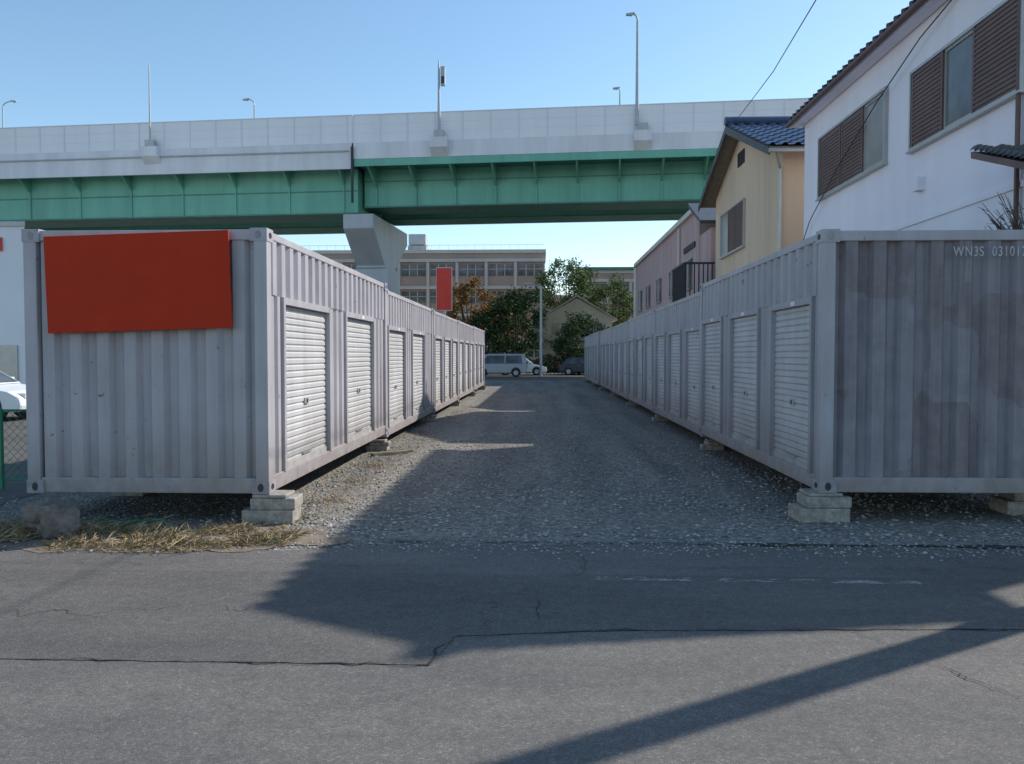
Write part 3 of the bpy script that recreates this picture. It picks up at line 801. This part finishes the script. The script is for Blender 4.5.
for i in range(4):
    m.box(-39+i*3.2, -37+i*3.2, 34.95, 34.99, 1, 2.6, 'glass'); m.box(-39+i*3.2, -37+i*3.2, 34.95, 34.99, 4, 5.4, 'glass')
m.box(-26.5, -24.0, 34.9, 34.97, 6.3, 6.9, 'red2'); m.box(-24.2, -23.4, 34.93, 34.97, 0, 2.1, 'alu'); m.obj('parapet_and_windows', P)
m = MB(); m.box(-60, -2, 70, 70.15, 0, 1.5, 'cblock'); m.box(7.5, 60, 70, 70.15, 0, 1.5, 'cblock')
m.obj('block_wall')
m = MB(); 
for i in range(24): m.tube((-.5+i*.33, 68.9, 0), (-.5+i*.33, 68.9, 1.2), .03, .03, 'dark', 5)
m.box(-.5, 7.2, 68.87, 68.93, 1.2, 1.26, 'dark'); m.box(-.5, 7.2, 68.87, 68.93, .3, .36, 'dark'); m.obj('metal_fence')

# ------------------------------------------------------------------ trees
def tree(name, x, y, h, trunk, rx, rz, leaf, n=5200, ls=.16, seed=1, clumps=46, lean=0):
    rnd = random.Random(seed); P = empty(name, (x, y, 0))
    t = MB(); top = Vector((lean, 0, trunk)); t.tube((0, 0, 0), top, .2*h/7, .13*h/7, 'bark', 9)
    cen = Vector((lean, 0, h-rz)); cl = []
    for i in range(clumps):
        a = rnd.uniform(0, 6.28); u = rnd.uniform(-1, 1); r = rnd.uniform(.45, 1)**.6
        s = math.sqrt(1-u*u); p = cen+Vector((rx*s*math.cos(a)*r, rx*s*math.sin(a)*r, rz*u*r)); cl.append((p, rnd.uniform(.16, .34)*rx))
    for p, _ in cl[:14]:
        mid = top.lerp(p, .5)+Vector((0, 0, -.1*h/7)); t.tube(top-Vector((0, 0, rnd.uniform(0, trunk*.3))), mid, .07*h/7, .045*h/7, 'bark', 6); t.tube(mid, p, .045*h/7, .012, 'bark', 5)
    t.obj('trunk_and_limbs', P)
    l = MB()
    for i in range(n):
        p, r = rnd.choice(cl)
        q = p+Vector((rnd.gauss(0, .5), rnd.gauss(0, .5), rnd.gauss(0, .42)))*r
        a = Vector((rnd.gauss(0, 1), rnd.gauss(0, 1), rnd.gauss(0, .6))).normalized(); b_ = a.orthogonal().normalized()
        s = ls*rnd.uniform(.6, 1.3)
        l.face([q-a*s, q-b_*s*.6, q+a*s, q+b_*s*.6], leaf)
    l.obj('foliage', P); return P
tree('autumn_tree', -6.6, 74, 8.6, 2.6, 2.3, 3.0, 'leafo', 4200, .14, 3)
tree('autumn_tree', -4.2, 88, 8.8, 2.6, 2.6, 3.0, 'leafo', 3600, .16, 13)
tree('evergreen_tree', -2.2, 72, 7.8, 1.6, 2.6, 3.4, 'leafd', 8000, .14, 5, 60)
tree('evergreen_tree', -5.0, 70.8, 5.6, 1.3, 1.8, 2.2, 'leafd', 4200, .13, 6)
tree('zelkova_tree', 3.0, 98, 13.4, 5, 3.5, 4.2, 'leafg', 7500, .17, 8, 64)
tree('evergreen_tree', 3.3, 68.6, 4.9, .9, 2.3, 2.4, 'leafd', 9000, .12, 9, 70)
tree('zelkova_tree', 8.0, 92, 10.4, 3.5, 2.8, 3.4, 'leafg', 5200, .16, 11, 56)
tree('evergreen_tree', 6.2, 73, 4.4, .9, 1.6, 1.8, 'leafd', 3600, .12, 12)
tree('evergreen_tree', -14, 74, 7, 2, 3.0, 3.0, 'leafd', 4500, .15, 14)
tree('garden_shrub', 5.75, 9.35, 3.45, 2.0, .36, .62, 'leafd', 1500, .03, 21, 26)
m = MB()
for i in range(60):
    a = random.uniform(-1.4, .9); b_ = random.uniform(.4, 1.4)
    p = Vector((5.5, 9.2, 2.7)); q = p+Vector((math.sin(a)*.5, random.uniform(-.2, .2), b_*.55)); m.tube(p, q, .008, .003, 'bark', 4)
    for j in range(3):
        e = p.lerp(q, random.uniform(.4, .9)); m.tube(e, e+Vector((random.uniform(-.15, .15), random.uniform(-.1, .1), random.uniform(0, .15))), .004, .002, 'bark', 4)
m.tube((5.5, 9.2, 0), (5.5, 9.2, 2.75), .03, .015, 'bark', 6)
m.obj('bare_shrub')
l = MB()
for i in range(9000):
    x = random.uniform(-3, 7.5); q = Vector((x, 69.9+random.gauss(0, .3), random.uniform(.1, 1.5+.5*noise.noise(Vector((x*.8, 0, 0))))))
    a = Vector((random.gauss(0, 1), random.gauss(0, 1), random.gauss(0, 1))).normalized(); b_ = a.orthogonal().normalized(); s = .09
    l.face([q-a*s, q-b_*s*.6, q+a*s, q+b_*s*.6], 'leafd')
l.obj('hedge')

# ------------------------------------------------------------------ vehicles
def car(name, loc, rot, paint, L=4.3, Wd=1.7, Hh=1.45, van=False):
    P = empty(name, loc, rot); w = Wd/2
    m = MB()
    if van:
        low = [(-L/2, .3), (-L/2-.03, .6), (-L/2, 1.0), (L/2-.55, 1.0), (L/2-.12, .85), (L/2, .6), (L/2-.02, .28)]
        cab = [(-L/2+.02, 1.0), (-L/2+.12, Hh-.06), (-L/2+.3, Hh), (L/2-1.25, Hh), (L/2-1.0, Hh-.08), (L/2-.5, 1.0)]
    else:
        low = [(-L/2+.05, .26), (-L/2, .5), (-L/2+.05, .86), (-L/2+.4, .93), (L/2-1.2, .92), (L/2-.35, .76), (L/2-.04, .6), (L/2, .4), (L/2-.05, .24)]
        cab = [(-L/2+.25, .92), (-L/2+.65, Hh-.1), (-L/2+1.1, Hh), (L/2-2.0, Hh), (L/2-1.75, Hh-.06), (L/2-1.05, .91)]
    m.prism(low, -w, w, 'y', paint); ob = m.obj('body', P, bevel=.07)
    m = MB()
    n = len(m.v); q = m.mi(paint); K = len(cab)
    zb = cab[0][1]
    for sgn in (-1, 1):
        for (x, z) in cab:
            t = (z-zb)/(Hh-zb); m.v.append((x, sgn*(w-.04-.17*t), z))
    m.f.append(tuple(range(n, n+K))); m.m.append(q); m.f.append(tuple(range(n+2*K-1, n+K-1, -1))); m.m.append(q)
    for i in range(K):
        j = (i+1) % K; m.f.append((n+i, n+K+i, n+K+j, n+j)); m.m.append(q)
    m.obj('cabin', P, bevel=.04)
    g = MB()
    def side(x0, x1, x2, x3, zb_, zt, sgn):
        f = lambda z: sgn*(w-.04-.17*(z-zb)/(Hh-zb)+.006)
        g.face([(x0, f(zb_), zb_), (x1, f(zb_), zb_), (x2, f(zt), zt), (x3, f(zt), zt)], 'glass')
    xb, xf = cab[0][0], cab[-1][0]; xtb, xtf = cab[2][0], cab[3][0]
    mid = (xtb+xtf)/2
    for s in (-1, 1):
        side(xb+.28, mid-.04, mid-.04, xtb+.08, zb+.03, Hh-.12, s)
        side(mid+.04, xf-.22, xtf+.06, mid+.04, zb+.03, Hh-.12, s)
    a, b_ = Vector((cab[-1][0], 0, cab[-1][1])), Vector((cab[-2][0], 0, cab[-2][1]))
    nn = Vector((.012, 0, .008)); p0 = a.lerp(b_, .08)+nn; p1 = a.lerp(b_, .92)+nn
    g.face([(p0.x, -w+.14, p0.z), (p0.x, w-.14, p0.z), (p1.x, w-.27, p1.z), (p1.x, -w+.27, p1.z)], 'glass')
    a, b_ = Vector((cab[0][0], 0, cab[0][1])), Vector((cab[1][0], 0, cab[1][1])); nn = Vector((-.012, 0, .006)); p0 = a.lerp(b_, .12)+nn; p1 = a.lerp(b_, .9)+nn
    g.face([(p0.x, -w+.14, p0.z), (p0.x, w-.14, p0.z), (p1.x, w-.25, p1.z), (p1.x, -w+.25, p1.z)], 'glass')
    g.obj('windows', P)
    m = MB()
    for x in (-L/2+.8, L/2-.85):
        for s in (-1, 1):
            m.tube((x, s*(w-.2), .31), (x, s*(w+.012), .31), .31, .31, 'black', 22); m.tube((x, s*(w+.013), .31), (x, s*(w+.02), .31), .19, .17, 'steel', 16)
            m.tube((x, s*(w-.3), .36), (x, s*(w+.006), .36), .37, .37, 'dark', 22)
    m.obj('wheels', P)
    m = MB()
    for s in (-1, 1):
        m.box(L/2-.22, L/2-.02, s*(w-.38)-.17, s*(w-.38)+.17, .58, .70, 'lampw'); m.box(-L/2-.04, -L/2+.1, s*(w-.2)-.1, s*(w-.2)+.1, .62, .9, 'lampred')
        m.box(xf-.5, xf-.35, s*(w+.08)-.09, s*(w+.08)+.09, .95, 1.07, paint)
        m.box(mid-.1, mid+.04, s*(w+.004)-.008, s*(w+.004)+.008, .78, .81, 'steel')
    m.box(L/2-.03, L/2+.012, -.4, .4, .36, .5, 'dark'); m.box(L/2+.0, L/2+.02, -.17, .17, .4, .48, 'lampw')
    m.obj('lights_and_trim', P); return P
car('parked_car', (-15.1, 20.2, 0), 0, 'carw', L=4.4, Hh=1.42)
car('parked_car', (-3.2, 61.5, 0), math.pi, 'cars', L=4.2, Wd=1.6, Hh=1.75, van=True)
car('parked_car', (-1.6, 65.8, 0), 0, 'carw', L=4.2, Hh=1.5)
car('parked_car', (3.6, 66.4, 0), 0, 'card', L=4.3, Hh=1.48)

# ------------------------------------------------------------------ poles, signs, wires
P = empty('roadside_sign', (-5.45, 45, 0))
m = MB(); m.tube((0, .1, 0), (0, .1, 6.4), .06, .06, 'steel', 8); m.obj('post', P)
m = MB(); m.box(-.42, .42, -.04, .04, 4.2, 6.55, 'red2'); m.box(-.45, .45, -.03, .03, 4.16, 6.6, 'steel'); m.obj('panel', P)
P = empty('street_lamp', (0, 62, 0))
m = MB(); m.tube((0, 0, 0), (0, 0, 7), .11, .08, 'steel', 10); m.tube((0, 0, 6.9), (-.9, 0, 7.2), .04, .04, 'steel', 8); m.prism([(-1.4, 7.2), (-.8, 7.25), (-.8, 7.15), (-1.4, 7.12)], -.12, .12, 'y', 'steel'); m.obj('pole', P)
def upole(x, y, h):
    P = empty('utility_pole', (x, y, 0)); m = MB(); m.tube((0, 0, 0), (0, 0, h), .15, .09, 'conc', 18)
    m.box(-.8, .8, -.05, .05, h-.7, h-.6, 'steel'); m.tube((.28, 0, h-2.6), (.28, 0, h-1.8), .2, .2, 'steel', 14)
    for a in (-.7, 0.05, .7): m.tube((a, 0, h-.6), (a, 0, h-.42), .05, .03, 'lampw', 8)
    m.obj('pole', P, smooth=False)
upole(6.0, 6.92, 10.5)
upole(2.0, -2.6, 7.2)
curve('overhead_wire', [(5.6, 23.2, 8.4), (4.9, 17.3, 7.65), (4.1, 12, 7.0), (3.2, 6, 6.3), (2.3, -1, 5.9), (2.0, -2.6, 5.9)], .009, 'dark')
P = empty('chain_link_fence')
m = MB()
for i in range(12): m.tube((-5.45-i*1.2, 9.6, 0), (-5.45-i*1.2, 9.6, 1.0), .022, .022, 'gnet', 6)
for z in (.12, .98): m.tube((-5.4, 9.6, z), (-19, 9.6, z), .014, .014, 'gnet', 6)
for i in range(140):
    x0 = -5.4-i*.1
    for dx in (-.86, .86):
        xe = x0+dx
        if xe > -5.4 or xe < -19: continue
        m.tube((x0, 9.6, .12), (xe, 9.6, .98), .003, .003, 'gnet', 3)
m.obj('posts_and_mesh', P)

# ------------------------------------------------------------------ light
EL = math.radians(38.4); AZ = math.atan2(.849, .528)
d = Vector((math.sin(AZ)*math.cos(EL), math.cos(AZ)*math.cos(EL), math.sin(EL)))
sun = bpy.data.lights.new('sun', 'SUN'); sun.energy = 5.0; sun.angle = math.radians(.53); sun.color = (1, .94, .85)
so = bpy.data.objects.new('sun', sun); COL.objects.link(so); so.location = d*60; so.rotation_euler = (-d).to_track_quat('-Z', 'Y').to_euler()
w = bpy.data.worlds.new('World'); scene.world = w; w.use_nodes = True
nt = w.node_tree; sk = nt.nodes.new('ShaderNodeTexSky'); sk.sky_type = 'NISHITA'; sk.sun_disc = False
sk.sun_elevation = EL; sk.sun_rotation = AZ; sk.altitude = 0; sk.air_density = 1.0; sk.dust_density = .3; sk.ozone_density = 1.0
hs = nt.nodes.new('ShaderNodeHueSaturation'); hs.inputs['Saturation'].default_value = 1.08; hs.inputs['Value'].default_value = 1.28; hs.inputs['Hue'].default_value = .492
nt.links.new(sk.outputs[0], hs.inputs['Color'])
bg = nt.nodes['Background']; nt.links.new(hs.outputs[0], bg.inputs[0]); bg.inputs[1].default_value = .15
scene.view_settings.view_transform = 'Standard'; scene.view_settings.look = 'None'; scene.view_settings.exposure = 0

cam = bpy.data.cameras.new('camera'); cam.sensor_width = 36; cam.lens = 28.1; cam.clip_end = 3000; cam.clip_start = .05
co = bpy.data.objects.new('camera', cam); COL.objects.link(co); co.location = (0, 0, 1.66)
co.rotation_euler = (math.radians(90-1.93), 0, math.radians(2.07)); scene.camera = co
